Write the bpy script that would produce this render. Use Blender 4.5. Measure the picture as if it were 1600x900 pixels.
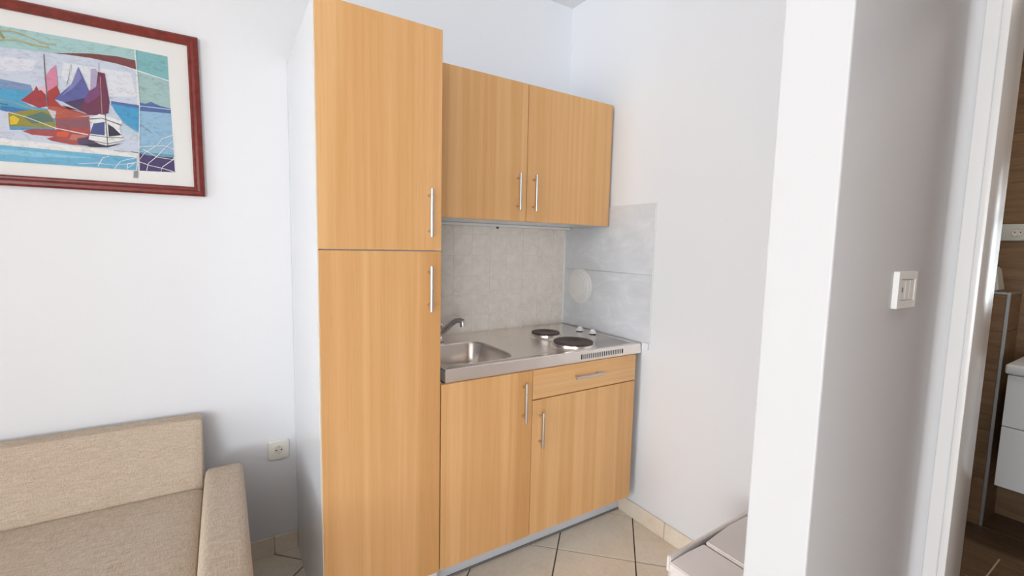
import bpy, bmesh, math, random
from mathutils import Vector, Matrix
random.seed(7)
for o in list(bpy.data.objects): bpy.data.objects.remove(o, do_unlink=True)
S = bpy.context.scene
COL = S.collection

# ------------------------------------------------------------------ camera
# metres; x to the right along the kitchen wall, y away from the camera, z up
cam = bpy.data.cameras.new('camera'); co = bpy.data.objects.new('camera', cam); COL.objects.link(co)
cam.sensor_width = 36.0; cam.sensor_fit = 'HORIZONTAL'; cam.lens = 36.0 * 709.257 / 1600.0
cam.clip_start = 0.05
RT = Vector((0.84406524, -0.53579377, 0.02188381)); UP = Vector((0.031823, 0.09078678, 0.99536177)); FW = Vector((0.5352954, 0.83945387, -0.09368053))
m = Matrix((RT, UP, -FW)).transposed().to_4x4(); m.translation = Vector((-0.23521508, -2.04468541, 1.31597418))
co.matrix_world = m
S.camera = co

# ------------------------------------------------------------------ light: daylight through the windows, exposure
w = bpy.data.worlds.new('sky'); S.world = w; w.use_nodes = True
w.node_tree.nodes['Background'].inputs[0].default_value = (0.80, 0.90, 1.0, 1)
w.node_tree.nodes['Background'].inputs[1].default_value = 1.0
def area(name, loc, rot, sx, sy, power, col):
    l = bpy.data.lights.new(name, 'AREA'); l.shape = 'RECTANGLE'; l.size = sx; l.size_y = sy; l.energy = power; l.color = col
    o = bpy.data.objects.new(name, l); COL.objects.link(o); o.location = loc; o.rotation_euler = rot
    return o
area('daylight_window', (-8.15, -2.80, 1.40), (0, math.radians(-125), 0), 2.2, 2.8, 470, (0.88, 0.94, 1.0))
area('daylight_rear_window', (-3.75, -8.65, 1.40), (math.radians(125), 0, 0), 2.6, 2.2, 350, (0.88, 0.94, 1.0))
area('bathroom_fill', (2.2, -2.1, 2.5), (0, 0, 0), 0.3, 0.3, 12.0, (1.0, 0.93, 0.84))  # added fill light to brighten the bathroom, no fixture behind it
S.view_settings.view_transform = 'Standard'; S.view_settings.look = 'None'
S.view_settings.exposure = -0.35; S.view_settings.gamma = 1.0; S.view_settings.use_curve_mapping = False

# ------------------------------------------------------------------ materials
def lin(c):
    return tuple((v/255/12.92 if v/255 <= .04045 else ((v/255+.055)/1.055)**2.4) for v in c)
def mat(name, rgb, rough=.5, metal=0., spec=.5, coat=0.):
    mt = bpy.data.materials.new(name); mt.use_nodes = True
    b = mt.node_tree.nodes['Principled BSDF']
    b.inputs['Base Color'].default_value = (*lin(rgb), 1); b.inputs['Roughness'].default_value = rough
    b.inputs['Metallic'].default_value = metal; b.inputs['Specular IOR Level'].default_value = spec
    b.inputs['Coat Weight'].default_value = coat
    return mt
def N(mt, t, **kw):
    n = mt.node_tree.nodes.new(t)
    for k, v in kw.items():
        if k in n.inputs: n.inputs[k].default_value = v
        else: setattr(n, k, v)
    return n
def LK(mt, a, b): mt.node_tree.links.new(a, b)
def coords(mt, scale, rand=0., space='Object'):
    tc = N(mt, 'ShaderNodeTexCoord'); mp = N(mt, 'ShaderNodeMapping'); mp.inputs['Scale'].default_value = scale
    LK(mt, tc.outputs[space], mp.inputs['Vector'])
    if rand:
        oi = N(mt, 'ShaderNodeObjectInfo'); mu = N(mt, 'ShaderNodeMath', operation='MULTIPLY'); mu.inputs[1].default_value = rand
        LK(mt, oi.outputs['Random'], mu.inputs[0]); LK(mt, mu.outputs[0], mp.inputs['Location'])
    return mp.outputs[0]
def ramp(mt, fac, stops):
    r = N(mt, 'ShaderNodeValToRGB'); e = r.color_ramp.elements
    while len(e) < len(stops): e.new(.5)
    for k, (p, c) in enumerate(stops): e[k].position = p; e[k].color = (*lin(c), 1)
    LK(mt, fac, r.inputs[0]); return r.outputs[0]
def noise(mt, vec, scale, detail=3, rough=.5, dist=0.):
    n = N(mt, 'ShaderNodeTexNoise'); n.inputs['Scale'].default_value = scale; n.inputs['Detail'].default_value = detail
    n.inputs['Roughness'].default_value = rough; n.inputs['Distortion'].default_value = dist
    LK(mt, vec, n.inputs['Vector']); return n.outputs['Fac']
def mix(mt, a, b, fac, mode='MIX'):
    n = N(mt, 'ShaderNodeMix', data_type='RGBA', blend_type=mode)
    if isinstance(fac, float): n.inputs[0].default_value = fac
    else: LK(mt, fac, n.inputs[0])
    for s, i in ((a, 6), (b, 7)):
        if isinstance(s, tuple): n.inputs[i].default_value = (*s, 1)
        else: LK(mt, s, n.inputs[i])
    return n.outputs[2]
def base(mt, sock): LK(mt, sock, mt.node_tree.nodes['Principled BSDF'].inputs['Base Color'])
def bump(mt, h, strength, dist):
    b = N(mt, 'ShaderNodeBump'); b.inputs['Strength'].default_value = strength; b.inputs['Distance'].default_value = dist
    LK(mt, h, b.inputs['Height']); LK(mt, b.outputs[0], mt.node_tree.nodes['Principled BSDF'].inputs['Normal'])

def plaster(name, rgb):
    mt = mat(name, rgb, .85, spec=.25); v = coords(mt, (1, 1, 1))
    bump(mt, noise(mt, v, 35, 4, .6), .12, .004); return mt
M = {}
M['wall'] = plaster('wall_paint', (244, 245, 248))
M['wall_dimmed'] = plaster('wall_paint_dimmed', (223, 223, 225))  # wall paint darkened to hold down the light on partition and door wall
M['ceiling'] = plaster('ceiling_paint', (246, 246, 248))
# beech laminate with upright grain
mt = mat('beech_laminate', (226, 178, 128), .42, spec=.35)
v = coords(mt, (8., 8., .10), 30.); band = noise(mt, v, 1.0, 2, .5)
v2 = coords(mt, (150., 150., 2.2), 60.); fine = noise(mt, v2, 1.0, 3, .6)
v3 = coords(mt, (420., 420., 9.), 60.); fleck = noise(mt, v3, 1.0, 2, .5)
c = ramp(mt, band, [(.33, (216, 158, 95)), (.44, (238, 184, 125)), (.52, (228, 172, 109)), (.58, (243, 193, 134)), (.68, (236, 182, 121))])
c = mix(mt, c, ramp(mt, fine, [(.35, (218, 164, 107)), (.65, (242, 198, 147))]), .20)
c = mix(mt, c, ramp(mt, fleck, [(.30, (186, 136, 88)), (.42, (228, 181, 132))]), .16)
base(mt, c); M['beech'] = mt
mt = mat('beech_laminate_crosswise', (226, 178, 128), .42, spec=.35)
v = coords(mt, (.5, 9., 16.), 30.); band = noise(mt, v, 1.0, 2, .5)
v2 = coords(mt, (2.2, 150., 150.), 60.); fine = noise(mt, v2, 1.0, 3, .6)
c = ramp(mt, band, [(.30, (230, 176, 118)), (.55, (240, 188, 130)), (.70, (238, 192, 140))])
c = mix(mt, c, ramp(mt, fine, [(.35, (218, 164, 107)), (.65, (242, 198, 147))]), .33)
base(mt, c); M['beech_x'] = mt
M['blocker_brown'] = mat('brown_blocker_front', (156, 116, 84), .5)  # brown of the added blocker wall, warms the bounce onto the partition
M['white_lam'] = mat('white_laminate', (232, 233, 236), .16, spec=.5)
M['cream_edge'] = mat('cream_edge_banding', (232, 218, 196), .5)
M['dark_gap'] = mat('dark_gap', (40, 30, 24), .9)
def steel(name, rgb, rough, sc=(3, 260, 260)):
    mt = mat(name, rgb, rough, 1.0); n = noise(mt, coords(mt, sc), 1.0, 2, .5)
    b = mt.node_tree.nodes['Principled BSDF']
    mr = N(mt, 'ShaderNodeMapRange'); mr.inputs[3].default_value = rough*.75; mr.inputs[4].default_value = rough*1.3
    LK(mt, n, mr.inputs[0]); LK(mt, mr.outputs[0], b.inputs['Roughness']); return mt
M['steel'] = steel('brushed_steel', (232, 225, 219), .24)
M['steel_edge'] = steel('brushed_steel_edge', (246, 240, 235), .42)
M['nickel'] = steel('satin_nickel', (206, 202, 198), .30, (200, 200, 4))
M['chrome'] = mat('chrome', (205, 203, 202), .10, 1.0)
M['alu'] = steel('aluminium_trim', (190, 195, 198), .35, (60, 60, 60))
mt = mat('plinth_foil', (224, 226, 231), .35, .1); M['plinth'] = mt
mt = mat('cast_iron', (62, 46, 43), .55, .1)
base(mt, ramp(mt, noise(mt, coords(mt, (1, 1, 1)), 40, 4, .6), [(.3, (66, 51, 48)), (.7, (94, 76, 71))])); M['iron'] = mt
M['plastic'] = mat('white_plastic', (248, 247, 244), .35)
M['plastic_cream'] = mat('cream_plastic', (244, 241, 231), .35)
M['black'] = mat('black_slot', (18, 17, 16), .8)
M['mauve'] = mat('switch_gap', (92, 84, 80), .7)
# wall tiles, mottled greige
mt = mat('wall_tile_glaze', (206, 196, 185), .28, spec=.5)
n1 = noise(mt, coords(mt, (1, 1, 1), 20.), 22, 5, .65, .6)
base(mt, ramp(mt, n1, [(.3, (231, 220, 208)), (.5, (240, 231, 219)), (.72, (247, 240, 230))])); M['wall_tile'] = mt
M['tile_grout'] = mat('pale_grout', (252, 248, 240), .9)
mt = mat('grey_panel', (206, 208, 211), .35)
n1 = noise(mt, coords(mt, (1, 1, 2.2), 20.), 6, 6, .65, .8)
base(mt, ramp(mt, n1, [(.3, (222, 224, 228)), (.55, (232, 234, 238)), (.75, (246, 246, 248))])); M['panel'] = mt
# floor tiles
mt = mat('floor_tile_glaze', (222, 202, 174), .33, spec=.45)
n1 = noise(mt, coords(mt, (1, 1, 1), 20.), 7, 6, .6, .5); n2 = noise(mt, coords(mt, (1, 1, 1), 20.), 60, 3, .6)
c = ramp(mt, n1, [(.3, (236, 220, 198)), (.5, (246, 232, 212)), (.72, (251, 240, 223))])
c = mix(mt, c, ramp(mt, n2, [(.35, (232, 215, 192)), (.6, (250, 238, 219))]), .25); base(mt, c); M['floor_tile'] = mt
M['floor_grout'] = mat('dark_grout', (84, 70, 56), .95)
# linen
mt = mat('beige_linen', (196, 174, 146), .95, spec=.12)
tc = N(mt, 'ShaderNodeTexCoord')
a1 = noise(mt, coords(mt, (30, 260, 700)), 1.0, 2, .6); a2 = noise(mt, coords(mt, (700, 260, 30)), 1.0, 2, .6); a3 = noise(mt, coords(mt, (450, 40, 450)), 1.0, 2, .6)
sm = N(mt, 'ShaderNodeMath', operation='ADD'); LK(mt, a1, sm.inputs[0]); LK(mt, a2, sm.inputs[1])
sm2 = N(mt, 'ShaderNodeMath', operation='ADD'); LK(mt, sm.outputs[0], sm2.inputs[0]); LK(mt, a3, sm2.inputs[1])
dv = N(mt, 'ShaderNodeMath', operation='DIVIDE'); LK(mt, sm2.outputs[0], dv.inputs[0]); dv.inputs[1].default_value = 3.0
base(mt, ramp(mt, dv.outputs[0], [(.36, (176, 157, 137)), (.5, (204, 185, 164)), (.62, (222, 205, 186))])); bump(mt, dv.outputs[0], .35, .002); M['linen'] = mt
# picture
mt = mat('mahogany_frame', (122, 42, 34), .32, spec=.5)
base(mt, ramp(mt, noise(mt, coords(mt, (40, 40, 40)), 1.0, 4, .6), [(.3, (104, 32, 27)), (.7, (134, 48, 38))])); M['mahogany'] = mt
M['paper'] = mat('poster_paper', (238, 237, 235), .7)
mt = mat('poster_ink', (200, 200, 200), .65)
at = N(mt, 'ShaderNodeVertexColor', layer_name='ink')
nn = noise(mt, coords(mt, (18, 1, 34)), 2.2, 6, .7, 1.2)
base(mt, mix(mt, at.outputs[0], ramp(mt, nn, [(.33, (150, 152, 160)), (.5, (255, 255, 255)), (.7, (255, 255, 255))]), .38, 'MULTIPLY')); M['ink'] = mt
def clear_glass(name, gloss, tint=(1, 1, 1)):
    mt = bpy.data.materials.new(name); mt.use_nodes = True; nt = mt.node_tree; nt.nodes.clear()
    o = nt.nodes.new('ShaderNodeOutputMaterial'); mx = nt.nodes.new('ShaderNodeMixShader'); t = nt.nodes.new('ShaderNodeBsdfTransparent'); g = nt.nodes.new('ShaderNodeBsdfGlossy')
    t.inputs[0].default_value = (*tint, 1); g.inputs['Roughness'].default_value = .02
    mx.inputs[0].default_value = gloss
    nt.links.new(t.outputs[0], mx.inputs[1]); nt.links.new(g.outputs[0], mx.inputs[2]); nt.links.new(mx.outputs[0], o.inputs[0]); return mt
M['glass'] = clear_glass('picture_glass', .004)
M['window_glass'] = clear_glass('window_glass', .05)
M['gloss_white'] = mat('white_gloss_paint', (242, 241, 240), .22, spec=.55)
M['bin'] = mat('beige_bin_plastic', (242, 233, 229), .5)
M['bin_dark'] = mat('bin_inside_plastic', (150, 122, 104), .7)
def wood_tile(name, a, b, c_, sc):
    mt = mat(name, b, .45); n1 = noise(mt, coords(mt, sc, 25.), 1.0, 5, .65, .6); n2 = noise(mt, coords(mt, tuple(s*5 for s in sc), 25.), 1.0, 3, .6)
    c = ramp(mt, n1, [(.3, a), (.5, b), (.72, c_)]); c = mix(mt, c, ramp(mt, n2, [(.3, a), (.7, c_)]), .3); base(mt, c); return mt
M['wood_tile'] = wood_tile('wood_look_wall_tile', (104, 77, 50), (126, 97, 67), (148, 117, 84), (10, 2.2, 26))
M['wood_floor'] = wood_tile('wood_look_floor_tile', (96, 76, 56), (118, 95, 73), (138, 113, 89), (22, 2.2, 10))
M['bath_grout'] = mat('bath_grout', (206, 188, 164), .9)
M['vanity'] = mat('vanity_gloss', (226, 229, 231), .2)
M['socket_grey'] = mat('pale_grey_plastic', (206, 208, 200), .35)
M['mirror'] = mat('mirror_glass', (235, 238, 238), .02, 1.0)

# ------------------------------------------------------------------ helpers
def box(bm, x0, x1, y0, y1, z0, z1, bev=0., seg=2):
    t = bmesh.new(); bmesh.ops.create_cube(t, size=1)
    for v in t.verts: v.co = ((x0+x1)/2+v.co.x*(x1-x0), (y0+y1)/2+v.co.y*(y1-y0), (z0+z1)/2+v.co.z*(z1-z0))
    if bev: bmesh.ops.bevel(t, geom=t.edges[:], offset=bev, segments=seg, profile=.5, affect='EDGES')
    merge(bm, t)
def merge(bm, t):
    me = bpy.data.meshes.new('tmp'); t.to_mesh(me); t.free(); bm.from_mesh(me); bpy.data.meshes.remove(me)
def Bx(*a, **k):
    bm = bmesh.new(); box(bm, *a, **k); return bm
def lathe(bm, prof, c, axis='z', n=40):
    rings = []
    for r, h in prof:
        ring = []
        for k in range(n):
            a = 2*math.pi*k/n; p = (r*math.cos(a), r*math.sin(a))
            ring.append(bm.verts.new({'z': (c[0]+p[0], c[1]+p[1], c[2]+h), 'x': (c[0]+h, c[1]+p[0], c[2]+p[1]), 'y': (c[0]+p[0], c[1]+h, c[2]+p[1])}[axis]))
        rings.append(ring)
    for a, b in zip(rings, rings[1:]):
        for k in range(n): bm.faces.new((a[k], a[(k+1) % n], b[(k+1) % n], b[k]))
    bm.faces.new(rings[0][::-1]); bm.faces.new(rings[-1])
    return bm
def tube(bm, pts, r, n=14):
    pts = [Vector(p) for p in pts]; rs = r if isinstance(r, (list, tuple)) else [r]*len(pts); rings = []
    for i, p in enumerate(pts):
        d = (pts[min(i+1, len(pts)-1)]-pts[max(i-1, 0)]).normalized()
        u = d.cross(Vector((0, 0, 1)));  u = d.cross(Vector((0, 1, 0))) if u.length < .05 else u
        u.normalize(); w_ = d.cross(u)
        rings.append([bm.verts.new(p+(u*math.cos(2*math.pi*k/n)+w_*math.sin(2*math.pi*k/n))*rs[i]) for k in range(n)])
    for a, b in zip(rings, rings[1:]):
        for k in range(n): bm.faces.new((a[k], a[(k+1) % n], b[(k+1) % n], b[k]))
    bm.faces.new(rings[0][::-1]); bm.faces.new(rings[-1]); return bm
def mesh_of(name, bm, mt, smooth=False, loc=(0, 0, 0)):
    bmesh.ops.translate(bm, verts=bm.verts, vec=-Vector(loc)); bmesh.ops.recalc_face_normals(bm, faces=bm.faces)
    me = bpy.data.meshes.new(name); bm.to_mesh(me); bm.free()
    for q in (mt if isinstance(mt, (list, tuple)) else [mt]): me.materials.append(q)
    if smooth:
        me.polygons.foreach_set('use_smooth', [True]*len(me.polygons))
        try: me.set_sharp_from_angle(angle=math.radians(38))
        except Exception: pass
    return me
def wloc(o):
    p = Vector((0, 0, 0))
    while o is not None: p += o.location; o = o.parent
    return p
def obj(name, bm, mt, parent=None, smooth=False, origin=None, label=None):
    """one mesh object; the shape is given in room coordinates"""
    pw = wloc(parent) if parent else Vector((0, 0, 0))
    if origin is None: origin = pw if parent else None
    if origin is None:
        xs = [v.co for v in bm.verts]; origin = Vector((sum(v.x for v in xs)/len(xs), sum(v.y for v in xs)/len(xs), min(v.z for v in xs)))
    origin = Vector(origin)
    me = mesh_of(name, bm, mt, smooth, origin); o = bpy.data.objects.new(name, me); COL.objects.link(o)
    if parent: o.parent = parent
    o.location = origin-pw
    if label: o['label'] = label
    return o
def inst(src, name, parent, at):
    """a copy that shares the source's mesh, its origin at a room position"""
    o = src.copy(); COL.objects.link(o); o.name = name; o.parent = parent; o.location = Vector(at)-(wloc(parent) if parent else Vector()); return o
def thing(name, label, cat, loc, group=None):
    o = bpy.data.objects.new(name, None); COL.objects.link(o); o.location = loc; o.empty_display_size = .05
    return tag(o, label, cat, group)
def tag(o, label, cat, group=None):
    o['label'] = label; o['category'] = cat
    if group: o['group'] = group
    return o
def struct(o, label=None):
    o['kind'] = 'structure'
    if label: o['label'] = label
    return o
def structbox(name, *a, mt='wall', **k): return struct(obj(name, Bx(*a, **k), M[mt]))
PRINT = [
 ((236, 235, 234),[(-865,445),(-491,473),(-177,476),(-89,473),(-87,79),(-188,75),(-515,73),(-894,56)]),
 ((168, 205, 205),[(-865,445),(-491,473),(-177,476),(-177,410),(-216,424),(-279,427),(-340,425),(-378,420),(-441,414),(-495,410),(-872,353)]),
 ((206, 214, 230),[(-872,353),(-495,410),(-378,420),(-340,425),(-279,427),(-216,424),(-177,410),(-183,135),(-511,142),(-889,124)]),
 ((225, 228, 236),[(-356,396),(-192,398),(-180,322),(-285,306),(-366,345)]),
 ((222, 226, 236),[(-647,366),(-497,384),(-414,388),(-430,355),(-526,334),(-650,324)]),
 ((125, 68, 70),[(-382,419),(-291,438),(-223,444),(-176,441),(-176,411),(-224,420),(-291,424),(-345,422)]),
 ((130, 186, 190),[(-175,476),(-89,473),(-89,392),(-175,408)]),
 ((165, 196, 195),[(-175,408),(-89,392),(-89,300),(-175,300)]),
 ((150, 190, 218),[(-173,285),(-88,287),(-86,136),(-182,131)]),
 ((82, 112, 168),[(-172,305),(-158,303),(-143,312),(-117,303),(-88,299),(-88,282),(-128,280),(-174,277)]),
 ((110, 165, 185),[(-181,140),(-86,141),(-87,127),(-182,129)]),
 ((74, 60, 110),[(-182,135),(-158,130),(-87,131),(-86,80),(-184,76)]),
 ((128, 152, 192),[(-878,270),(-500,317),(-435,312),(-431,292),(-502,285),(-880,241)]),
 ((78, 165, 208),[(-880,244),(-502,291),(-459,292),(-431,294),(-460,261),(-436,247),(-399,246),(-386,224),(-385,189),(-490,169),(-488,222),(-506,225),(-884,189)]),
 ((60, 120, 175),[(-505,238),(-478,239),(-437,233),(-400,238),(-423,222),(-490,222),(-506,225)]),
 ((88, 112, 172),[(-247,297),(-175,295),(-175,278),(-248,282)]),
 ((74, 160, 208),[(-248,288),(-175,285),(-179,204),(-221,235),(-239,265)]),
 ((190, 212, 226),[(-221,231),(-179,204),(-179,191),(-226,199)]),
 ((150, 142, 58),[(-490,220),(-437,237),(-393,243),(-385,189),(-439,185),(-490,173)]),
 ((224, 192, 44),[(-488,207),(-479,214),(-466,205),(-473,189),(-487,185)]),
 ((92, 120, 110),[(-458,212),(-414,235),(-392,223),(-389,208),(-439,196)]),
 ((92, 150, 190),[(-490,180),(-437,185),(-388,189),(-388,183),(-489,169)]),
 ((172, 78, 76),[(-386,220),(-304,238),(-305,144),(-351,142),(-398,148),(-410,154),(-392,162),(-441,161),(-463,169),(-440,179),(-385,185)]),
 ((140, 88, 100),[(-383,215),(-307,230),(-305,201),(-381,194)]),
 ((216, 92, 52),[(-385,177),(-367,183),(-355,179),(-362,165),(-386,163)]),
 ((198, 120, 100),[(-350,175),(-313,176),(-326,158),(-357,158)]),
 ((90, 70, 105),[(-338,164),(-307,173),(-283,152),(-308,142),(-336,146)]),
 ((165, 55, 62),[(-460,261),(-428,298),(-423,312),(-418,298),(-412,301),(-403,288),(-402,253),(-422,245),(-433,251)]),
 ((214, 138, 165),[(-400,346),(-387,370),(-374,384),(-373,320),(-390,307),(-398,300)]),
 ((228, 190, 205),[(-419,306),(-401,319),(-402,288),(-412,300)]),
 ((170, 60, 56),[(-398,300),(-387,310),(-376,322),(-370,298),(-383,276),(-369,259),(-303,242),(-347,235),(-385,240),(-400,257)]),
 ((186, 92, 76),[(-402,253),(-384,256),(-307,240),(-386,218),(-395,223)]),
 ((205, 205, 212),[(-402,245),(-382,241),(-386,220),(-392,219)]),
 ((94, 98, 162),[(-384,279),(-342,331),(-331,356),(-322,390),(-310,353),(-300,319),(-307,294),(-351,270)]),
 ((130, 130, 185),[(-342,331),(-322,390),(-316,356),(-330,333),(-343,315),(-368,290)]),
 ((76, 60, 98),[(-363,272),(-304,298),(-303,242),(-333,257)]),
 ((112, 52, 82),[(-275,384),(-258,382),(-251,292),(-256,256),(-278,246),(-307,242),(-327,262),(-300,307),(-292,353)]),
 ((128, 72, 120),[(-300,319),(-273,353),(-275,308),(-305,278),(-314,285)]),
 ((180, 168, 200),[(-292,389),(-281,393),(-275,382),(-282,335),(-297,320)]),
 ((236, 237, 238),[(-309,229),(-278,250),(-221,235),(-230,213),(-226,189),(-220,173),(-264,146),(-310,164),(-298,219)]),
 ((72, 88, 142),[(-295,217),(-267,226),(-269,182),(-306,183)]),
 ((52, 52, 72),[(-259,221),(-245,211),(-226,189),(-259,180)]),
 ((60, 56, 70),[(-327,148),(-289,153),(-267,150),(-224,162),(-264,144),(-308,140)]),
 ((110, 180, 214),[(-891,95),(-512,121),(-191,119),(-189,77),(-515,73),(-894,58)]),
 ((140, 200, 225),[(-640,107),(-458,110),(-294,105),(-430,94),(-641,92)]),
 ((150, 150, 156),[(-200,73),(-188,75),(-190,51),(-202,50)]),
 ((110, 80, 70),[(-401,410),(-402,338),(-401,253),(-399,253),(-400,338),(-399,411)]),
 ((120, 115, 125),[(-340,394),(-345,361),(-353,329),(-352,328),(-344,361),(-340,394)]),
 ((150, 150, 160),[(-339,394),(-339,351),(-339,351),(-338,394)]),
 ((190, 150, 120),[(-271,369),(-273,251),(-271,252),(-269,370)]),
 ((120, 100, 110),[(-272,413),(-272,385),(-271,385),(-271,413)]),
 ((60, 50, 50),[(-265,253),(-264,146),(-262,146),(-263,253)]),
 ((70, 60, 60),[(-308,227),(-273,236),(-225,220),(-224,223),(-272,238),(-308,230)]),
 ((90, 80, 80),[(-307,178),(-263,176),(-222,180),(-221,182),(-262,178),(-306,180)]),
 ((70, 60, 60),[(-311,161),(-263,155),(-220,172),(-220,173),(-263,157),(-310,163)]),
 ((200, 170, 110),[(-504,254),(-483,253),(-450,243),(-426,236),(-425,238),(-450,245),(-482,254),(-504,256)]),
 ((70, 70, 60),[(-505,243),(-489,242),(-488,244),(-505,245)]),
 ((190, 130, 90),[(-385,228),(-351,254),(-369,262),(-322,250),(-321,252),(-369,263),(-352,254),(-386,229)]),
 ((240, 240, 240),[(-490,221),(-452,212),(-388,188),(-310,177),(-309,180),(-387,190),(-452,214),(-490,223)]),
 ((240, 240, 240),[(-178,474),(-176,408),(-174,290),(-184,136),(-194,75),(-192,75),(-182,136),(-172,291),(-174,409),(-175,475)]),
 ((240, 240, 240),[(-207,415),(-175,407),(-90,390),(-89,393),(-174,410),(-206,417)]),
 ((240, 240, 240),[(-173,292),(-88,294),(-88,296),(-173,294)]),
 ((240, 240, 240),[(-216,78),(-214,96),(-188,104),(-167,137),(-132,165),(-116,191),(-83,208),(-84,210),(-117,193),(-133,167),(-168,138),(-188,106),(-215,97),(-218,78)]),
 ((240, 240, 240),[(-164,78),(-159,102),(-133,129),(-107,163),(-87,187),(-88,188),(-109,164),(-135,130),(-160,103),(-166,78)]),
 ((240, 240, 240),[(-126,76),(-120,94),(-89,122),(-84,135),(-86,136),(-90,124),(-121,96),(-127,76)]),
 ((240, 240, 240),[(-184,105),(-155,95),(-126,90),(-89,80),(-88,82),(-125,92),(-155,97),(-183,107)]),
 ((240, 240, 240),[(-172,148),(-134,126),(-87,122),(-87,124),(-134,128),(-171,150)]),
 ((240, 240, 240),[(-179,156),(-113,168),(-86,159),(-85,161),(-113,170),(-179,158)]),
 ((240, 240, 240),[(-290,80),(-278,107),(-261,115),(-261,117),(-279,109),(-292,81)]),
 ((240, 240, 240),[(-251,73),(-232,102),(-190,118),(-190,120),(-233,103),(-252,75)]),
 ((240, 240, 240),[(-215,81),(-197,98),(-197,100),(-216,82)]),
 ((240, 240, 240),[(-341,82),(-296,89),(-251,87),(-197,98),(-197,100),(-251,88),(-296,91),(-341,83)]),
 ((195, 180, 122),[(-520,455),(-492,456),(-464,461),(-426,451),(-401,441),(-371,446),(-371,449),(-400,444),(-425,454),(-463,464),(-492,459),(-520,458)]),
 ((195, 180, 122),[(-522,420),(-484,432),(-456,438),(-422,431),(-387,431),(-387,434),(-421,435),(-455,441),(-484,435),(-522,423)]),
 ((170, 150, 90),[(-497,452),(-487,435),(-483,439),(-493,456)]),
 ((60, 60, 66),[(-249,135),(-225,135),(-213,135),(-213,136),(-225,136),(-248,136)]),
 ((60, 60, 66),[(-205,136),(-184,134),(-183,136),(-204,138)]),
 ((70, 120, 180),[(-222,232),(-184,203),(-183,204),(-221,233)]),
 ((110, 130, 160),[(-176,231),(-146,206),(-145,207),(-175,232)]),
]

def rrect(x0, x1, y0, y1, r, z, n=8):
    P = []
    for cx, cy, a0 in ((x1-r, y1-r, 0), (x0+r, y1-r, 90), (x0+r, y0+r, 180), (x1-r, y0+r, 270)):
        for k in range(n+1):
            a = math.radians(a0+90*k/n); P.append((cx+r*math.cos(a), cy+r*math.sin(a), z))
    return P
def loft(bm, loops, cap=True):
    R = [[bm.verts.new(p) for p in L] for L in loops]; n = len(R[0])
    for a, b in zip(R, R[1:]):
        for k in range(n): bm.faces.new((a[k], a[(k+1) % n], b[(k+1) % n], b[k]))
    if cap: bm.faces.new(R[-1])
    return R

# ------------------------------------------------------------------ the room
H = 2.61; XR = 1.4228; XP = 0.70; Y1 = -1.539; Y2 = -1.66; XB = 1.305; XL = -8.0; YR = -8.5
def clip_poly(P, x0, x1, y0, y1):
    for ax, lim, sg in ((0, x0, 1), (0, x1, -1), (1, y0, 1), (1, y1, -1)):
        out = []
        for i in range(len(P)):
            a, b = P[i], P[(i+1) % len(P)]; da = sg*(a[ax]-lim); db = sg*(b[ax]-lim)
            if da >= 0: out.append(a)
            if (da > 0 > db) or (da < 0 < db):
                t = da/(da-db); out.append((a[0]+(b[0]-a[0])*t, a[1]+(b[1]-a[1])*t))
        P = out
        if len(P) < 3: return []
    return P
def slab_poly(P, z0, z1, ch=.0012):
    """a tile: polygon prism with a small chamfer round its top"""
    bm = bmesh.new(); c = Vector((sum(p[0] for p in P)/len(P), sum(p[1] for p in P)/len(P)))
    def ring(z, ins):
        r = []
        for p in P:
            d = c-Vector(p); d = d.normalized()*ins if d.length > 1e-6 else d
            r.append(bm.verts.new((p[0]+d.x, p[1]+d.y, z)))
        return r
    R = [ring(z0, 0), ring(z1-ch, 0), ring(z1, ch*1.4)]; n = len(P)
    for a, b in zip(R, R[1:]):
        for k in range(n): bm.faces.new((a[k], a[(k+1) % n], b[(k+1) % n], b[k]))
    bm.faces.new(R[-1]); bm.faces.new(R[0][::-1]); return bm
floor = structbox('floor', XL-.2, XR, YR-.2, .1, -.12, -.0035, mt='floor_grout')
PIT = .4674/math.sqrt(2); G = .0027; full = None; hp = (PIT/2-G)*math.sqrt(2); tiles = []
for i in range(-40, 40):
    for j in range(-40, 40):
        # tile between the joints x-y = 1.546+.4674 i and x+y = .37+.4674 j
        d = 1.546+.4674*(i+.5); s = .37+.4674*(j+.5); c = ((d+s)/2, (s-d)/2)
        P = [(c[0]+hp, c[1]), (c[0], c[1]+hp), (c[0]-hp, c[1]), (c[0], c[1]-hp)]
        Q = clip_poly(P, XL, XR-.002, YR, -.001)
        if not Q: continue
        ar = abs(sum(Q[k][0]*Q[(k+1) % len(Q)][1]-Q[(k+1) % len(Q)][0]*Q[k][1] for k in range(len(Q))))/2
        if ar > .0006: tiles.append((math.hypot(c[0]-1, c[1]+.6), c, P, Q, len(Q) == 4 and ar > 2*hp*hp*.999))
tiles.sort(key=lambda q: q[0]); far = bmesh.new()
for k, (_, c, P, Q, whole) in enumerate(tiles):
    if k >= 280: merge(far, slab_poly(Q, -.008, 0))
    elif whole and full: inst(full, 'floor_tile', floor, (c[0], c[1], 0))
    else:
        o = obj('floor_tile', slab_poly(Q, -.008, 0), M['floor_tile'], floor, origin=(c[0], c[1], 0))
        if whole: full = o
if len(far.verts): obj('far_floor_tiles', far, M['floor_tile'], floor)['kind'] = 'stuff'
structbox('ceiling', XL-.2, 3.3, YR-.2, .12, H, H+.12, mt='ceiling')
wall_back = structbox('wall_back', XL-.2, XR+.12, 0, .12, -.1, H)
wall_right = structbox('wall_right', XR, XR+.11, Y1-.06, 0, -.1, H)
structbox('wall_partition', XP, XB, Y2, Y1, -.1, H, mt='wall_dimmed', bev=.004)
structbox('wall_niche', XB, XR+.11, Y2, Y1, -.1, H)
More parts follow.
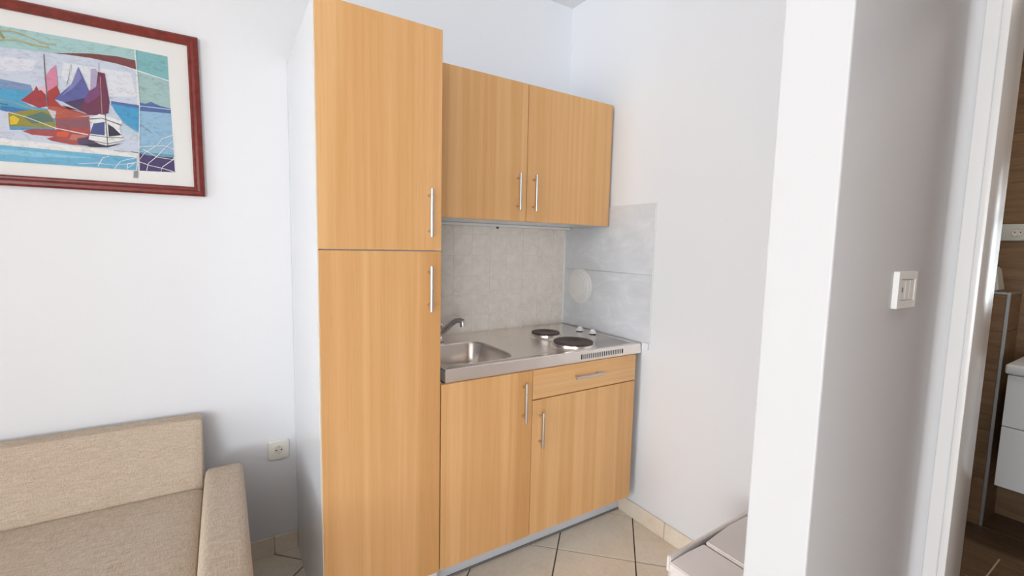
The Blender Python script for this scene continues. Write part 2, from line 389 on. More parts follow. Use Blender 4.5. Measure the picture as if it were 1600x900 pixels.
# wall with the bathroom doorway
DY0, DY1, DZ = -1.731, -2.46, 2.03
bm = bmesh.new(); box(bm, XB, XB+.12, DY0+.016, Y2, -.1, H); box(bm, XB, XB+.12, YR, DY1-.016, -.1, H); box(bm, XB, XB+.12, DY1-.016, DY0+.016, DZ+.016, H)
struct(obj('wall_hall', bm, M['wall_dimmed']))
# rear and left walls with their windows (behind the camera and to its left)
WY0, WY1, WZ0, WZ1 = -4.2, -1.4, .30, 2.50
bm = bmesh.new(); box(bm, XL-.12, XL, WY1, 0, -.1, H); box(bm, XL-.12, XL, YR, WY0, -.1, H); box(bm, XL-.12, XL, WY0, WY1, WZ1, H); box(bm, XL-.12, XL, WY0, WY1, -.1, WZ0)
struct(obj('wall_left', bm, M['wall']))
VX0, VX1, VZ0, VZ1 = -5.05, -2.45, .30, 2.50
bm = bmesh.new(); box(bm, XL, VX0, YR-.12, YR, -.1, H); box(bm, VX1, XB+.12, YR-.12, YR, -.1, H); box(bm, VX0, VX1, YR-.12, YR, VZ1, H); box(bm, VX0, VX1, YR-.12, YR, -.1, VZ0)
struct(obj('wall_rear', bm, M['wall']))
structbox('wall_light_blocker', -2.46, -2.30, -.90, 0, -.1, H, bev=.004)   # added unseen wall, keeps left window light off the sofa wall
structbox('wall_shade_blocker', .10, XB, YR, -2.80, -.1, H, mt='blocker_brown', bev=.004)  # added unseen block, shades the partition from the rear window
def window(n, a0, a1, z0, z1, fixed, ax, label):
    t = bpy.data.objects.new('window_%d' % n, None); COL.objects.link(t); struct(t, label)
    t.location = (fixed, a0, z0) if ax == 'x' else (a0, fixed, z0)
    def B(bm, p0, p1, q0, q1, th):
        if ax == 'x': box(bm, fixed-th/2, fixed+th/2, p0, p1, q0, q1, .004)
        else: box(bm, p0, p1, fixed-th/2, fixed+th/2, q0, q1, .004)
    bm = bmesh.new(); f = .05
    B(bm, a0, a0+f, z0, z1, .06); B(bm, a1-f, a1, z0, z1, .06); B(bm, a0+f, a1-f, z0, z0+f, .06); B(bm, a0+f, a1-f, z1-f, z1, .06)
    mid = (a0+a1)/2; B(bm, mid-.03, mid+.03, z0+f, z1-f, .06); obj('window_frame', bm, M['gloss_white'], t, origin=t.location)
    for p0, p1 in ((a0+f, mid-.03), (mid+.03, a1-f)):
        bm = bmesh.new(); B(bm, p0, p1, z0+f, z1-f, .008); obj('window_pane', bm, M['window_glass'], t)
window(1, WY0, WY1, WZ0, WZ1, XL-.06, 'x', 'white framed double window in the left wall')
window(2, VX0, VX1, VZ0, VZ1, YR-.06, 'y', 'white framed double window in the rear wall')

# splash tiles on the back wall
struct(obj('splash_grout', Bx(.415, XR, -.0045, 0, .80, 1.475), M['tile_grout'], wall_back)).pop('kind')
first = None
xs = [.412]+[.514+.102*k-.0 for k in range(9)]+[XR-.003]
for k in range(len(xs)-1):
    for r in range(7):
        z0 = .754+.102*r; z1 = z0+.102
        if k in (0, len(xs)-2) or first is None:
            bm = Bx(xs[k]+.0016, xs[k+1]-.0016, -.0075, -.001, z0+.0016, z1-.0016, bev=.0012, seg=1)
            o = obj('wall_tile', bm, M['wall_tile'], wall_back, origin=(xs[k], 0, z0))
            if k not in (0, len(xs)-2): first = o
        else: inst(first, 'wall_tile', wall_back, (xs[k], 0, z0))
# two large grey panels on the right wall, white edge strips
obj('splash_panel', Bx(XR-.007, XR, -.6403, -.004, 1.1942, 1.5204, bev=.0012, seg=1), M['panel'], wall_right, origin=(XR, -.3, 1.2), label='upper pale grey splash panel')
obj('splash_panel', Bx(XR-.007, XR, -.6403, -.004, .8775, 1.1922, bev=.0012, seg=1), M['panel'], wall_right, origin=(XR, -.3, .88), label='lower pale grey splash panel')
obj('edge_strip', Bx(XR-.0065, XR, -.6455, -.6408, .8775, 1.5225, bev=.001, seg=1), M['plastic'], wall_right, label='white strip along the panel edge')
obj('corner_strip', Bx(XR-.012, XR-.001, -.013, -.001, .874, 1.42, bev=.003), M['plastic'], wall_right, label='white corner sealing strip')
obj('plaster_lump', Bx(XR-.010, XR, -.640, -.603, .842, .8765, bev=.004), M['wall'], wall_right)

# tiled skirting
def skirting(name, along, lo, hi, fixed, joint):
    e = bpy.data.objects.new(name, None); COL.objects.link(e); struct(e)
    e.location = (lo, fixed, 0) if along == 'x' else (fixed, lo, 0)
    p = joint-.331*math.ceil((joint-lo)/.331)
    while p < hi:
        a, b = max(lo, p+.0012), min(hi, p+.331-.0012)
        if b-a > .01:
            bm = Bx(a, b, fixed-.009, fixed-.0005, 0, .0785, bev=.0018, seg=1) if along == 'x' else Bx(fixed-.009, fixed-.0005, a, b, 0, .0785, bev=.0018, seg=1)
            obj('skirting_tile', bm, M['floor_tile'], e)
        p += .331
    return e
skirting('baseboard_back', 'x', XL, -.001, 0, -.0907)
skirting('baseboard_right', 'y', Y1, -.30, XR, -.7844)

# door frame of the bathroom doorway
d1 = bpy.data.objects.new('door_1', None); COL.objects.link(d1); struct(d1, 'white painted frame of the bathroom doorway'); d1.location = (XB, DY0, 0)
def casing(y_in, sg, nm='casing'):
    bm = bmesh.new()
    box(bm, XB-.006, XB+.004, *sorted((y_in+sg*.016, y_in+sg*.046)), 0, DZ+.046, .003); obj(nm, bm, M['gloss_white'], d1)
    bm = bmesh.new(); box(bm, XB-.014, XB+.128, *sorted((y_in, y_in+sg*.0155)), 0, DZ, .0025); obj('door_jamb', bm, M['gloss_white'], d1, smooth=True)
casing(DY0, 1); casing(DY1, -1)
obj('door_head', Bx(XB-.014, XB+.128, DY1-.0155, DY0+.0155, DZ, DZ+.0155, bev=.0025), M['gloss_white'], d1)
obj('casing', Bx(XB-.006, XB+.004, DY1-.0155, DY0+.0155, DZ+.016, DZ+.046, bev=.003), M['gloss_white'], d1)
# plaster margin rounded into the corner between partition and door frame
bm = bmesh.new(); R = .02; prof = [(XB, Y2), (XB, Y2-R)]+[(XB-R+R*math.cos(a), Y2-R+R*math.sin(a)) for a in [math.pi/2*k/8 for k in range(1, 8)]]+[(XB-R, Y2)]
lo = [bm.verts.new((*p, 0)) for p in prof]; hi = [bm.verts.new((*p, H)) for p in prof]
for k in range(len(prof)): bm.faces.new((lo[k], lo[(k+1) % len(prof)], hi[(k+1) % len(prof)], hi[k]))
struct(obj('trim_1', bm, M['wall_dimmed'], smooth=True))

# ------------------------------------------------------------------ bathroom beyond the doorway
BX1 = 3.08; BYN = -2.9; BYF = -.95
bf = structbox('floor_bathroom', XB+.12, BX1+.1, BYN, BYF, -.12, -.003, mt='bath_grout')
x1 = 2.85+.265
while x1 > 1.5:
    a, b = max(XB+.122, x1-.265), min(BX1, x1); off = random.random()*.8
    y = BYF+off
    while y > BYN:
        q0, q1 = max(BYN, y-1.2), min(BYF, y)
        if q1-q0 > .02: obj('floor_plank', Bx(a+.003, b-.003, q0+.003, q1-.003, -.01, 0, bev=.001, seg=1), M['wood_floor'], bf, origin=((a+b)/2, q1, 0))
        y -= 1.2
    x1 -= .265
wf = structbox('wall_bathroom_far', BX1+.008, BX1+.12, BYN, BYF, -.1, H, mt='bath_grout')
for r in range(11):
    z0 = .24*r; y = BYF+(.5 if r % 2 else 0)
    while y > BYN:
        q0, q1 = max(BYN, y-1.2), min(BYF, y)
        if q1-q0 > .02: obj('wall_plank', Bx(BX1, BX1+.012, q0+.0012, q1-.0012, z0+.0012, min(z0+.24, H)-.0012, bev=.001, seg=1), M['wood_tile'], wf, origin=(BX1, q1, z0))
        y -= 1.2
structbox('wall_bathroom_near', XB+.12, BX1+.12, BYN-.1, BYN, -.1, H, mt='wood_tile')
structbox('wall_bathroom_end', XR+.11, BX1+.12, BYF, BYF+.1, -.1, H, mt='wood_tile')
LX, LY, LZ = 2.85, -1.517, 1.145
led = structbox('wall_ledge', LX+.01, BX1, LY+.01, BYF, 0, LZ-.006, mt='bath_grout')
for r in range(5):
    z0 = .24*r; z1 = min(z0+.24, LZ-.004)
    obj('ledge_plank', Bx(LX, LX+.012, LY+.004, BYF, z0+.0012, z1-.0012, bev=.001, seg=1), M['wood_tile'], led, origin=(LX, LY+1.3*r, z0))
    obj('ledge_plank', Bx(LX+.012, BX1, LY, LY+.012, z0+.0012, z1-.0012, bev=.001, seg=1), M['wood_tile'], led, origin=(LX, LY+1.3*r, z0))
obj('ledge_top', Bx(LX+.012, BX1, LY+.012, BYF, LZ-.008, LZ+.001), M['wood_tile'], led)
obj('corner_profile', Bx(LX-.003, LX+.010, LY-.003, LY+.010, 0, LZ+.003, bev=.0015), M['alu'], led, label='upright aluminium corner profile')
obj('edge_profile', Bx(LX-.003, LX+.010, LY+.010, BYF, LZ-.009, LZ+.003, bev=.0015), M['alu'], led, label='aluminium profile along the ledge top')
obj('edge_profile', Bx(LX+.010, BX1, LY-.003, LY+.010, LZ-.009, LZ+.003, bev=.0015), M['alu'], led, label='aluminium profile along the short edge')
# pale tapered container on the ledge
bm = bmesh.new(); ly, hy = (-1.468, -1.36), (-1.450, -1.378)
vb = [bm.verts.new(p) for p in ((2.90, ly[0], LZ+.003), (3.02, ly[0], LZ+.003), (3.02, ly[1], LZ+.003), (2.90, ly[1], LZ+.003))]
vt = [bm.verts.new(p) for p in ((2.915, hy[0], 1.262), (3.005, hy[0], 1.262), (3.005, hy[1], 1.262), (2.915, hy[1], 1.262))]
bm.faces.new(vb[::-1]); bm.faces.new(vt)
for k in range(4): bm.faces.new((vb[k], vb[(k+1) % 4], vt[(k+1) % 4], vt[k]))
bmesh.ops.bevel(bm, geom=bm.edges[:], offset=.006, segments=2, affect='EDGES')
tag(obj('container', bm, M['socket_grey'], smooth=True), 'pale tapered container standing on the tiled bathroom ledge', 'container')
# vanity
t = thing('vanity_unit', 'white two-drawer bathroom vanity hung on the wood-look tiled wall', 'vanity', (2.6, -1.58, .31))
obj('carcass', Bx(2.618, BX1, -2.28, -1.584, .31, .81), M['vanity'], t)
for z0, z1 in ((.312, .579), (.583, .808)): obj('drawer_front', Bx(2.6, 2.618, -2.28, -1.582, z0, z1, bev=.002), M['vanity'], t, origin=(2.6, -1.58, z0))
obj('washbasin_top', Bx(2.590, BX1, -2.29, -1.572, .812, .855, bev=.010, seg=3), M['vanity'], t, smooth=True)
obj('mirror', Bx(BX1-.012, BX1-.0005, -2.5, -1.86, 1.05, 1.85, bev=.002), M['mirror'], wf, label='plain mirror glued above the vanity')

def socket(name, label, c, nrm, w_, h_, mt, face_off=0.):
    """wall socket: plate, round well, pins; c is the plate centre on the wall plane; nrm '-y' or '-x'"""
    t = thing(name, label, 'socket', c)
    def mp(a, d, z): return (c[0]+a, c[1]-d, c[2]+z) if nrm == '-y' else (c[0]-d, c[1]-a, c[2]+z)
    def B(bm, a0, a1, d0, d1, z0, z1, bev):
        p, q = mp(a0, d0, z0), mp(a1, d1, z1); box(bm, *sorted((p[0], q[0])), *sorted((p[1], q[1])), *sorted((p[2], q[2])), bev, 3)
    def Lt(bm, prof, a, z):
        p = mp(a, 0, z); lathe(bm, [(r, -h) for r, h in prof], p, 'y' if nrm == '-y' else 'x', 32)
    bm = bmesh.new(); loops = []
    for ins, dd in ((0, .0005), (0, .006), (.0018, .0088), (.005, .010)):
        loops.append([mp(p[0], dd, p[1]) for p in rrect(-w_/2+ins, w_/2-ins, -h_/2+ins, h_/2-ins, .012-ins, 0, 5)])
    loft(bm, loops); obj('plate', bm, mt, t, smooth=True)
    bm = bmesh.new(); Lt(bm, [(.0215, .0085), (.0215, .0125), (.0195, .0125), (.0185, .0105), (.0001, .0105)], face_off, 0); rim = obj('socket_well', bm, mt, t, smooth=True)
    bm = bmesh.new(); Lt(bm, [(.0180, .0090), (.0180, .01075), (.0001, .01075)], face_off, 0); obj('well_floor', bm, mat('socket_well_floor', (226, 221, 210), .5), rim)
    for a in (-.0095, .0095):
        bm = bmesh.new(); Lt(bm, [(.0028, .009), (.0028, .0112), (.0001, .0112)], face_off+a, .001); obj('pin_hole', bm, M['black'], t)
    for z in (-.0155, .0155):
        bm = bmesh.new(); B(bm, face_off-.003, face_off+.003, .010, .0122, z-.0025, z+.0025, .0005); obj('earth_clip', bm, M['nickel'], t)
    return t
socket('power_socket', 'white square power socket low on the wall beside the sofa', (-.065, 0, .4505), '-y', .079, .083, M['plastic_cream'])
socket('power_socket', 'pale grey wide power socket on the brown tiled bathroom wall', (BX1, -1.478, 1.433), '-x', .135, .083, M['socket_grey'])

# light switch on the partition
t = thing('light_switch', 'white light switch plate on the shaded partition beside the bathroom door', 'switch', (1.042, Y2, 1.237))
x0, x1, z0, z1 = .988, 1.096, 1.1965, 1.2775
bm = bmesh.new(); th = .011
box(bm, x0, x0+.016, Y2-th, Y2, z0, z1, .0015); box(bm, x1-.012, x1, Y2-th, Y2, z0, z1, .0015); box(bm, x0+.014, x1-.010, Y2-th, Y2, z0, z0+.017, .0015); box(bm, x0+.014, x1-.010, Y2-th, Y2, z1-.017, z1, .0015)
obj('plate', bm, M['plastic'], t)
obj('recess', Bx(x0+.012, x1-.010, Y2-.004, Y2, z0+.012, z1-.012), M['mauve'], t)
for k in range(3):
    a = x0+.0172+k*.0264
    obj('rocker', Bx(a, a+.0245, Y2-.0095, Y2-.003, z0+.0182, z1-.0182, bev=.0012), M['plastic'], t)
obj('indicator', Bx(x0+.0265, x0+.0295, Y2-.0100, Y2-.0092, z0+.036, z0+.046), M['black'], t)

# flue cover
t = obj('flue_cover', lathe(bmesh.new(), [(.098, 0), (.098, -.003), (.094, -.006), (.078, -.0075), (.075, -.012), (.066, -.012), (.063, -.0095), (.060, -.0145), (.040, -.017), (.001, -.0175)], (XR-.007, -.147, 1.101), 'x', 56), M['plastic'], smooth=True)
tag(t, 'round white flue cover with raised rings on the grey splash panel', 'flue cover')

# ------------------------------------------------------------------ kitchen cabinets
def handle_v(door, x, z0, z1, yf, first=[]):
    bm = bmesh.new(); tube(bm, [(x, yf-.030, z0), (x, yf-.030, z1)], .006)
    for z in (z0+.020, z1-.020): tube(bm, [(x, yf+.001, z), (x, yf-.028, z)], .0045)
    return obj('handle', bm, M['nickel'], door, smooth=True, origin=(x, yf, z0), label='satin steel bar handle')
W1 = .3926; YD = -.610
def door(parent, x0, x1, z0, z1, yf, m='beech', name='door', th=.018):
    return obj(name, Bx(x0, x1, yf, yf+th, z0, z1, bev=.0012, seg=1), M[m], parent, origin=((x0+x1)/2, yf, z0))
# tall cabinet
t = thing('tall_cabinet', 'tall beech-fronted kitchen cabinet with glossy white side', 'cabinet', (.197, -.3, 0))
bm = bmesh.new(); yb = YD+.0195
box(bm, .0, .018, yb, -.0015, 0, 2.010); box(bm, W1-.018, W1, yb, -.0015, 0, 2.010); box(bm, .018, W1-.018, yb, -.0015, 1.992, 2.010); box(bm, .018, W1-.018, yb, -.0015, .10, .118); box(bm, .018, W1-.018, -.012, -.0015, .118, 1.992); box(bm, .018, W1-.018, yb, -.0015, 1.282, 1.300)
obj('carcass', bm, M['white_lam'], t)
obj('edge_band', Bx(.0, .0022, YD+.0003, YD+.0193, .10, 2.008), M['cream_edge'], t, label='cream edge band of the tall doors')
obj('kick_board', Bx(.018, W1-.018, -.535, -.52, 0, .10), M['plinth'], t)
for a, b, h0, h1 in ((1.2930, 2.0075, 1.338, 1.493), (.128, 1.2895, 1.090, 1.241)):
    d = door(t, .0025, W1-.0008, a, b, YD); handle_v(d, .346, h0, h1, YD)
# wall cabinet
YU = -.357
t = thing('wall_cabinet', 'two-door beech wall cabinet above the stove and sink', 'cabinet', (.905, -.17, 1.42))
bm = bmesh.new(); y0 = YU+.0195; X0, X1 = W1+.004, 1.4075
box(bm, X0, X0+.016, y0, -.010, 1.421, 2.014); box(bm, X1-.016, X1, y0, -.010, 1.421, 2.014); box(bm, X0+.016, X1-.016, y0, -.010, 1.998, 2.014); box(bm, X0+.016, X1-.016, y0, -.010, 1.421, 1.437); box(bm, X0+.016, X1-.016, -.016, -.010, 1.437, 1.998); box(bm, X0+.016, X1-.016, y0, -.010, 1.70, 1.716)
obj('carcass', bm, M['white_lam'], t)
obj('light_rail', Bx(X0, X1, -.060, -.010, 1.408, 1.4205, bev=.002), M['plastic'], t, label='white rail under the cabinet bottom')
obj('clip', lathe(bmesh.new(), [(.007, 0), (.007, -.006), (.005, -.010), (.0005, -.010)], (.945, -.045, 1.408), 'z', 20), M['mauve'], t, smooth=True)
for a, b, hx in ((X0+.001, .9053, .856), (.9083, X1+.0005, .9405)):
    d = door(t, a, b, 1.4218, 2.0115, YU); handle_v(d, hx, 1.468, 1.626, YU)
# base cabinet
t = thing('base_cabinet', 'beech base cabinet with two doors and a drawer under the steel worktop', 'cabinet', (.885, -.3, 0))
bm = bmesh.new(); X0, X1 = W1+.003, 1.372; y0 = YD+.0195
box(bm, X0, X0+.016, y0, -.03, .13, .822); box(bm, X1-.016, X1, y0, -.03, .13, .822); box(bm, X0+.016, X1-.016, y0, -.03, .13, .146); box(bm, X0+.016, X1-.016, -.04, -.03, .146, .822); box(bm, .781, .797, y0, -.04, .146, .66); box(bm, .797, X1-.016, y0, -.04, .694, .700)
obj('carcass', bm, M['white_lam'], t)
d = door(t, X0+.001, .7873, .1302, .8225, YD); handle_v(d, .740, .629, .785, YD)
d = door(t, .7903, X1, .1302, .6995, YD); handle_v(d, .8245, .506, .654, YD)
d = door(t, .7903, X1, .7035, .8225, YD, 'beech_x', 'drawer')
bm = bmesh.new(); tube(bm, [(.989, YD-.030, .771), (1.148, YD-.030, .771)], .006)
for x in (1.009, 1.128): tube(bm, [(x, YD+.001, .771), (x, YD-.028, .771)], .0045)
obj('handle', bm, M['nickel'], d, smooth=True, origin=(.989, YD, .771), label='satin steel bar handle')
obj('kick_board', Bx(X0, XR-.0095, -.5025, -.487, .004, .1295, bev=.001), M['plinth'], t, label='silver foil kick board')
obj('sealing_lip', Bx(X0, XR-.0095, -.506, -.4995, 0, .010, bev=.001), mat('grey_sealing_lip', (120, 118, 118), .6), t)

# steel worktop with sink and two electric plates
t = thing('worktop', 'stainless steel worktop with sink bowl and two electric hot plates', 'worktop', (.915, -.3, .824))
WX0, WX1, WYf, WYb, ZT, ZBt = .4151, 1.4151, -.600, -.0085, .8722, .8244
bm = bmesh.new()
R = loft(bm, [rrect(WX0, WX1, WYf+.0014, WYb, .004, ZT-.006), rrect(WX0, WX1, WYf, WYb, .004, ZT-.003), rrect(WX0+.002, WX1-.002, WYf+.003, WYb-.002, .004, ZT), rrect(WX0+.018, WX1-.018, WYf+.020, WYb-.030, .010, ZT), rrect(WX0+.024, WX1-.024, WYf+.027, WYb-.037, .010, ZT-.003)], cap=False)
SB = (.440, .760, -.548, -.198)
hole = [bm.verts.new(p) for p in rrect(*SB, .075, ZT-.003, 10)]
he = [bm.edges.new((hole[k], hole[(k+1) % len(hole)])) for k in range(len(hole))]
oe = [bm.edges.get((R[-1][k], R[-1][(k+1) % len(R[-1])])) for k in range(len(R[-1]))]
bmesh.ops.triangle_fill(bm, use_beauty=True, edges=he+oe)
obj('top_sheet', bm, M['steel'], t, smooth=True)
bm = bmesh.new(); x0, x1, y0, y1 = SB
loft(bm, [rrect(x0, x1, y0, y1, .075, ZT-.003, 10), rrect(x0+.002, x1-.002, y0+.002, y1-.002, .073, ZT-.0045, 10), rrect(x0+.006, x1-.006, y0+.006, y1-.006, .069, ZT-.012, 10), rrect(x0+.016, x1-.016, y0+.016, y1-.016, .062, .78, 10), rrect(x0+.024, x1-.024, y0+.024, y1-.024, .056, .745, 10), rrect(x0+.040, x1-.040, y0+.040, y1-.040, .045, .731, 10), rrect(x0+.065, x1-.065, y0+.065, y1-.065, .03, .728, 10)])
bowl = obj('sink_bowl', bm, M['steel'], t, smooth=True)
obj('drain', lathe(bmesh.new(), [(.034, 0), (.034, .003), (.028, .003), (.024, .0005), (.001, .0005)], (.60, -.37, .728), 'z', 32), M['chrome'], bowl, smooth=True)
# front edge with real ventilation slots
bm = bmesh.new(); sx0, sx1, sz0, sz1 = 1.044, 1.296, .8355, .8570; f0, f1 = WYf, WYf+.0014; zt = ZT-.003
box(bm, WX0, sx0, f0, f1, ZBt, zt); box(bm, sx1, WX1, f0, f1, ZBt, zt); box(bm, sx0, sx1, f0, f1, sz1, zt); box(bm, sx0, sx1, f0, f1, ZBt, sz0)
NS = 23; pw = (sx1-sx0)/NS
for k in range(NS-1): box(bm, sx0+pw*(k+1)-pw*.27, sx0+pw*(k+1)+pw*.23, f0, f1, sz0, sz1)
box(bm, WX0, WX0+.0014, f1, WYb, ZBt, zt); box(bm, WX1-.0014, WX1, f1, WYb, ZBt, zt); box(bm, WX0+.0014, WX1-.0014, f1, f1+.010, ZBt, ZBt+.0012)
obj('front_edge', bm, M['steel_edge'], t, label='steel front edge with a row of upright vent slots')
obj('vent_chamber', Bx(sx0-.01, sx1+.01, f1+.006, f1+.020, sz0-.006, sz1+.006), M['black'], t)
for (cx, cy, r) in ((1.105, -.262, .0725), (1.088, -.4935, .0925)):
    z = ZT-.003
    p = obj('hot_plate', lathe(bmesh.new(), [(r-.006, .010), (r-.002, .020), (r-.005, .0245), (r*.42, .0245), (r*.38, .0225), (.001, .0225)], (cx, cy, z), 'z', 56), M['iron'], t, smooth=True, origin=(cx, cy, z), label='dark cast iron hot plate')
    obj('plate_rim', lathe(bmesh.new(), [(r+.014, 0), (r+.012, .003), (r+.003, .006), (r+.002, .0165), (r-.0035, .0175), (r-.006, .008)], (cx, cy, z), 'z', 56), M['steel'], p, smooth=True, label='shiny steel ring round the plate')
for cx, cy in ((1.352, -.232), (1.362, -.322)):
    z = ZT-.003
    k = obj('control_knob', lathe(bmesh.new(), [(.021, .004), (.021, .008), (.018, .013), (.014, .014), (.0125, .022), (.001, .0225)], (cx, cy, z), 'z', 32), M['plastic'], t, smooth=True, origin=(cx, cy, z), label='small white round control knob')
    obj('knob_base', lathe(bmesh.new(), [(.017, 0), (.017, .0045), (.001, .0045)], (cx, cy, z), 'z', 24), M['black'], k)
    obj('knob_grip', Bx(cx-.013, cx+.013, cy-.004, cy+.004, z+.013, z+.025, bev=.002), M['plastic'], k)

# tap
t = thing('tap', 'chrome tap with a curved spout behind the sink bowl', 'tap', (.588, -.135, ZT))
z = ZT-.0
obj('body', lathe(bmesh.new(), [(.026, -.0), (.026, .006), (.021, .010), (.020, .060), (.022, .066), (.022, .078), (.016, .086), (.001, .088)], (.588, -.135, z), 'z', 32), M['chrome'], t, smooth=True)
obj('spout', tube(bmesh.new(), [(.592, -.142, .905), (.600, -.160, .918), (.612, -.183, .940), (.624, -.205, .962), (.634, -.225, .976), (.645, -.243, .979), (.652, -.256, .976)], [.014, .014, .013, .0125, .012, .012, .0115]), M['chrome'], t, smooth=True)
obj('aerator', tube(bmesh.new(), [(.650, -.253, .980), (.651, -.254, .970), (.652, -.255, .952)], [.010, .0125, .0120], 20), M['chrome'], t, smooth=True)
bm = bmesh.new(); tube(bm, [(.588, -.135, .955), (.570, -.100, .972), (.555, -.072, .985)], [.010, .008, .007]); obj('lever', bm, M['chrome'], t, smooth=True)

# ------------------------------------------------------------------ picture
PX, PZ = -.283, 1.469; PW, PH, RL = .985, .5545, .032
t = thing('framed_print', 'sailing boat print in a mahogany red frame above the sofa', 'picture', (PX, -.0005, PZ))
def pl(q, y): return (PX+q[0], y, PZ+q[1])
corner = [(0, 0), (0, PH), (-PW, PH), (-PW, 0)]; inner = [(-RL, RL), (-RL, PH-RL), (-PW+RL, PH-RL), (-PW+RL, RL)]
prof = [(0, 0.), (0, .016), (.18, .021), (.45, .022), (.7, .017), (.85, .0175), (1., .014), (1., 0.)]   # across the rail: fraction, depth
for k in range(4):
    bm = bmesh.new(); k2 = (k+1) % 4; R = []
    for a, b in ((corner[k], inner[k]), (corner[k2], inner[k2])):
        R.append([bm.verts.new(pl((a[0]+(b[0]-a[0])*s, a[1]+(b[1]-a[1])*s), -.001-d_)) for s, d_ in prof])
    n = len(prof)
    for q in range(n): bm.faces.new((R[0][q], R[0][(q+1) % n], R[1][(q+1) % n], R[1][q]))
    bm.faces.new(R[0][::-1]); bm.faces.new(R[1])
    obj('frame_rail', bm, M['mahogany'], t)
obj('paper', Bx(PX-PW+RL-.004, PX-RL+.004, -.0085, -.003, PZ+RL-.004, PZ+PH-RL+.004), M['paper'], t, label='white paper margin round the print')
bm = bmesh.new(); colr = []
for k, (c, P) in enumerate(PRINT):
    y = -.0087-.000045*k
    try: bm.faces.new([bm.verts.new(pl((p[0]/1000, p[1]/1000), y)) for p in P]); colr.append(c)
    except Exception: pass
for f in bm.faces:
    f.normal_update()
    if f.normal.y > 0: f.normal_flip()
bmesh.ops.translate(bm, verts=bm.verts, vec=-wloc(t)); me = bpy.data.meshes.new('print'); bm.to_mesh(me); bm.free(); me.materials.append(M['ink'])
ca = me.color_attributes.new('ink', 'FLOAT_COLOR', 'CORNER')
for p, c in zip(me.polygons, colr):
    for li in p.loop_indices: ca.data[li].color = (*lin(c), 1)
o = bpy.data.objects.new('print', me); COL.objects.link(o); o.parent = t; o['label'] = 'colour print of three sailing boats by the sea'
obj('glass_pane', Bx(PX-PW+RL-.003, PX-RL+.003, -.0140, -.0125, PZ+RL-.003, PZ+PH-RL+.003), M['glass'], t)
t.rotation_euler = (0, math.radians(-.45), 0)

# ------------------------------------------------------------------ sofa
def cushion(x0, x1, y0, y1, z0, z1, r, puff=(0, 0, 0), n=14):
    """soft box: subdivided, rounded edges, faces swelling outwards"""
    bm = bmesh.new(); bmesh.ops.create_cube(bm, size=2); bmesh.ops.subdivide_edges(bm, edges=bm.edges[:], cuts=n, use_grid_fill=True)
    h = Vector(((x1-x0)/2, (y1-y0)/2, (z1-z0)/2)); c = Vector(((x0+x1)/2, (y0+y1)/2, (z0+z1)/2))
    for v in bm.verts:
        u = v.co.copy()
        # spend the grid lines near the edges
        u = Vector([math.copysign(1-(1-abs(a))**1.7, a) for a in u])
        p = Vector((u.x*h.x, u.y*h.y, u.z*h.z)); q = Vector([max(-h[i]+r, min(h[i]-r, p[i])) for i in range(3)])
        d = p-q
        if d.length > 1e-9: p = q+d.normalized()*r
        for i in range(3):
            if puff[i]:
                o1, o2 = [(1-u[j]**2) for j in range(3) if j != i]; p[i] += math.copysign(1, u[i])*puff[i]*max(0, o1)**.6*max(0, o2)**.6*abs(u[i])**3
        v.co = c+p
    return bm
t = thing('sofa', 'beige linen sofa with a low padded armrest against the wall', 'sofa', (-1.2, -.5, 0))
bm = cushion(-2.06, -.318, -.205, -.022, .30, .664, .014, (0, .005, .003))
for v in bm.verts:   # the front leans back towards the wall
    v.co.y = -.022+(v.co.y+.022)*(1-.58*max(0, min(1, (v.co.z-.44)/.22)))
obj('backrest', bm, M['linen'], t, smooth=True)
obj('seat_cushion', cushion(-2.06, -.3175, -.93, -.198, .30, .456, .018, (0, .004, .006)), M['linen'], t, smooth=True)
for a, b in ((-.314, -.197), (-2.18, -2.063)): obj('armrest', cushion(a, b, -.97, -.160, .05, .503, .020, (.003, .003, .004)), M['linen'], t, smooth=True)
obj('base', Bx(-2.06, -.318, -.91, -.05, .06, .296, bev=.01), M['linen'], t)
for fx in (-2.1, -.26):
    for fy in (-.90, -.22): obj('foot', lathe(bmesh.new(), [(.02, 0), (.024, .055), (.001, .055)], (fx, fy, 0), 'z', 16), M['black'], t)

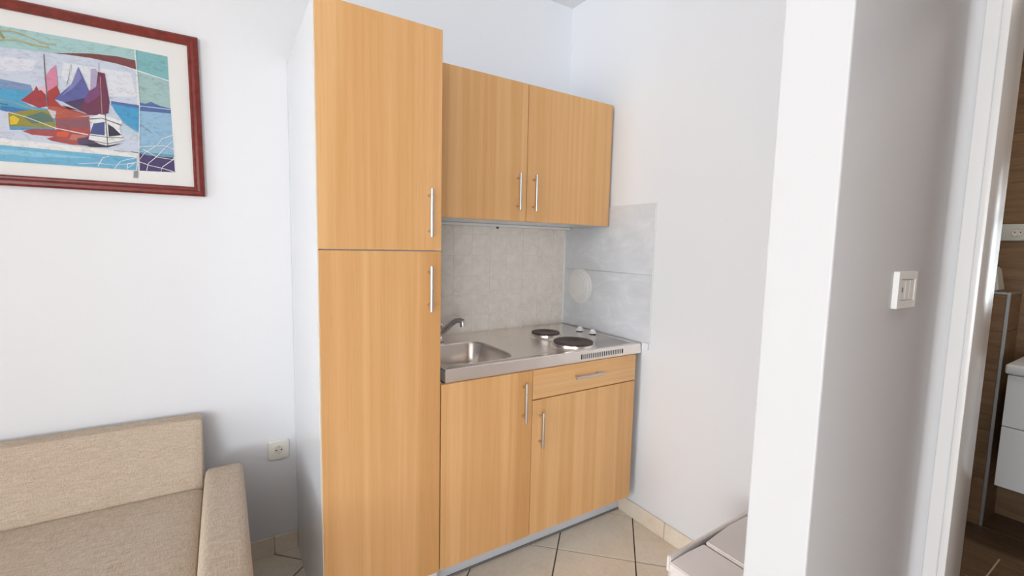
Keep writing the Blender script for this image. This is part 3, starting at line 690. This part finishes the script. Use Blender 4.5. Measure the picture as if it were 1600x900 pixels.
# ------------------------------------------------------------------ swing-lid bin behind the partition
t = thing('waste_bin', 'beige plastic swing-lid bin behind the white partition end', 'bin', (1.04, -1.36, 0))
bx0, bx1, by0, by1 = .862, 1.30, -1.50, -1.222
def bxl(ins, z, r): return rrect(bx0+ins, bx1-ins, by0+ins, by1-ins, r, z, 6)
bm = bmesh.new(); loft(bm, [bxl(.045, 0, .03), bxl(.042, .004, .03), bxl(.018, .30, .03), bxl(.014, .306, .03)]); obj('body', bm, M['bin'], t, smooth=True)
bm = bmesh.new()   # hood skirt with sloping shoulders
loft(bm, [bxl(.006, .300, .03), bxl(-.004, .304, .036), bxl(-.006, .345, .036), bxl(-.001, .372, .032), bxl(.006, .380, .028), bxl(.012, .374, .024), bxl(.016, .33, .02), bxl(.014, .304, .03)], cap=False)
obj('hood', bm, M['bin'], t, smooth=True)
def plate3(top, th, bev=.003):
    """a thin shaped panel from its top outline"""
    bm = bmesh.new(); A = [bm.verts.new(p) for p in top]; B_ = [bm.verts.new((p[0], p[1], p[2]-th)) for p in top]; n = len(top)
    bm.faces.new(A); bm.faces.new(B_[::-1])
    for k in range(n): bm.faces.new((A[k], A[(k+1) % n], B_[(k+1) % n], B_[k]))
    bmesh.ops.recalc_face_normals(bm, faces=bm.faces); bmesh.ops.bevel(bm, geom=bm.edges[:], offset=bev, segments=2, affect='EDGES'); return bm
obj('back_ridge', plate3([(bx0+.004, by1-.010, .398), (bx1, by1-.010, .408), (bx1, by1+.004, .406), (bx0+.004, by1+.004, .396)], .050), M['bin'], t, smooth=True)
obj('cheek', plate3([(bx0-.001, by1-.010, .384), (.93, by1-.016, .394), (1.003, by1-.026, .402), (1.003, by0+.004, .402), (bx0-.001, by0+.004, .384)], .030), M['bin'], t, smooth=True)
obj('flap', plate3([(1.007, by1-.030, .410), (1.08, by1-.020, .407), (1.16, by1-.010, .405), (bx1-.003, by1-.010, .404), (bx1-.003, by0+.004, .402), (1.007, by0+.004, .408)], .016, .004), M['bin'], t, smooth=True)
obj('inner_bucket', Bx(bx0+.026, bx1-.026, by0+.026, by1-.020, .322, .330), M['bin_dark'], t)
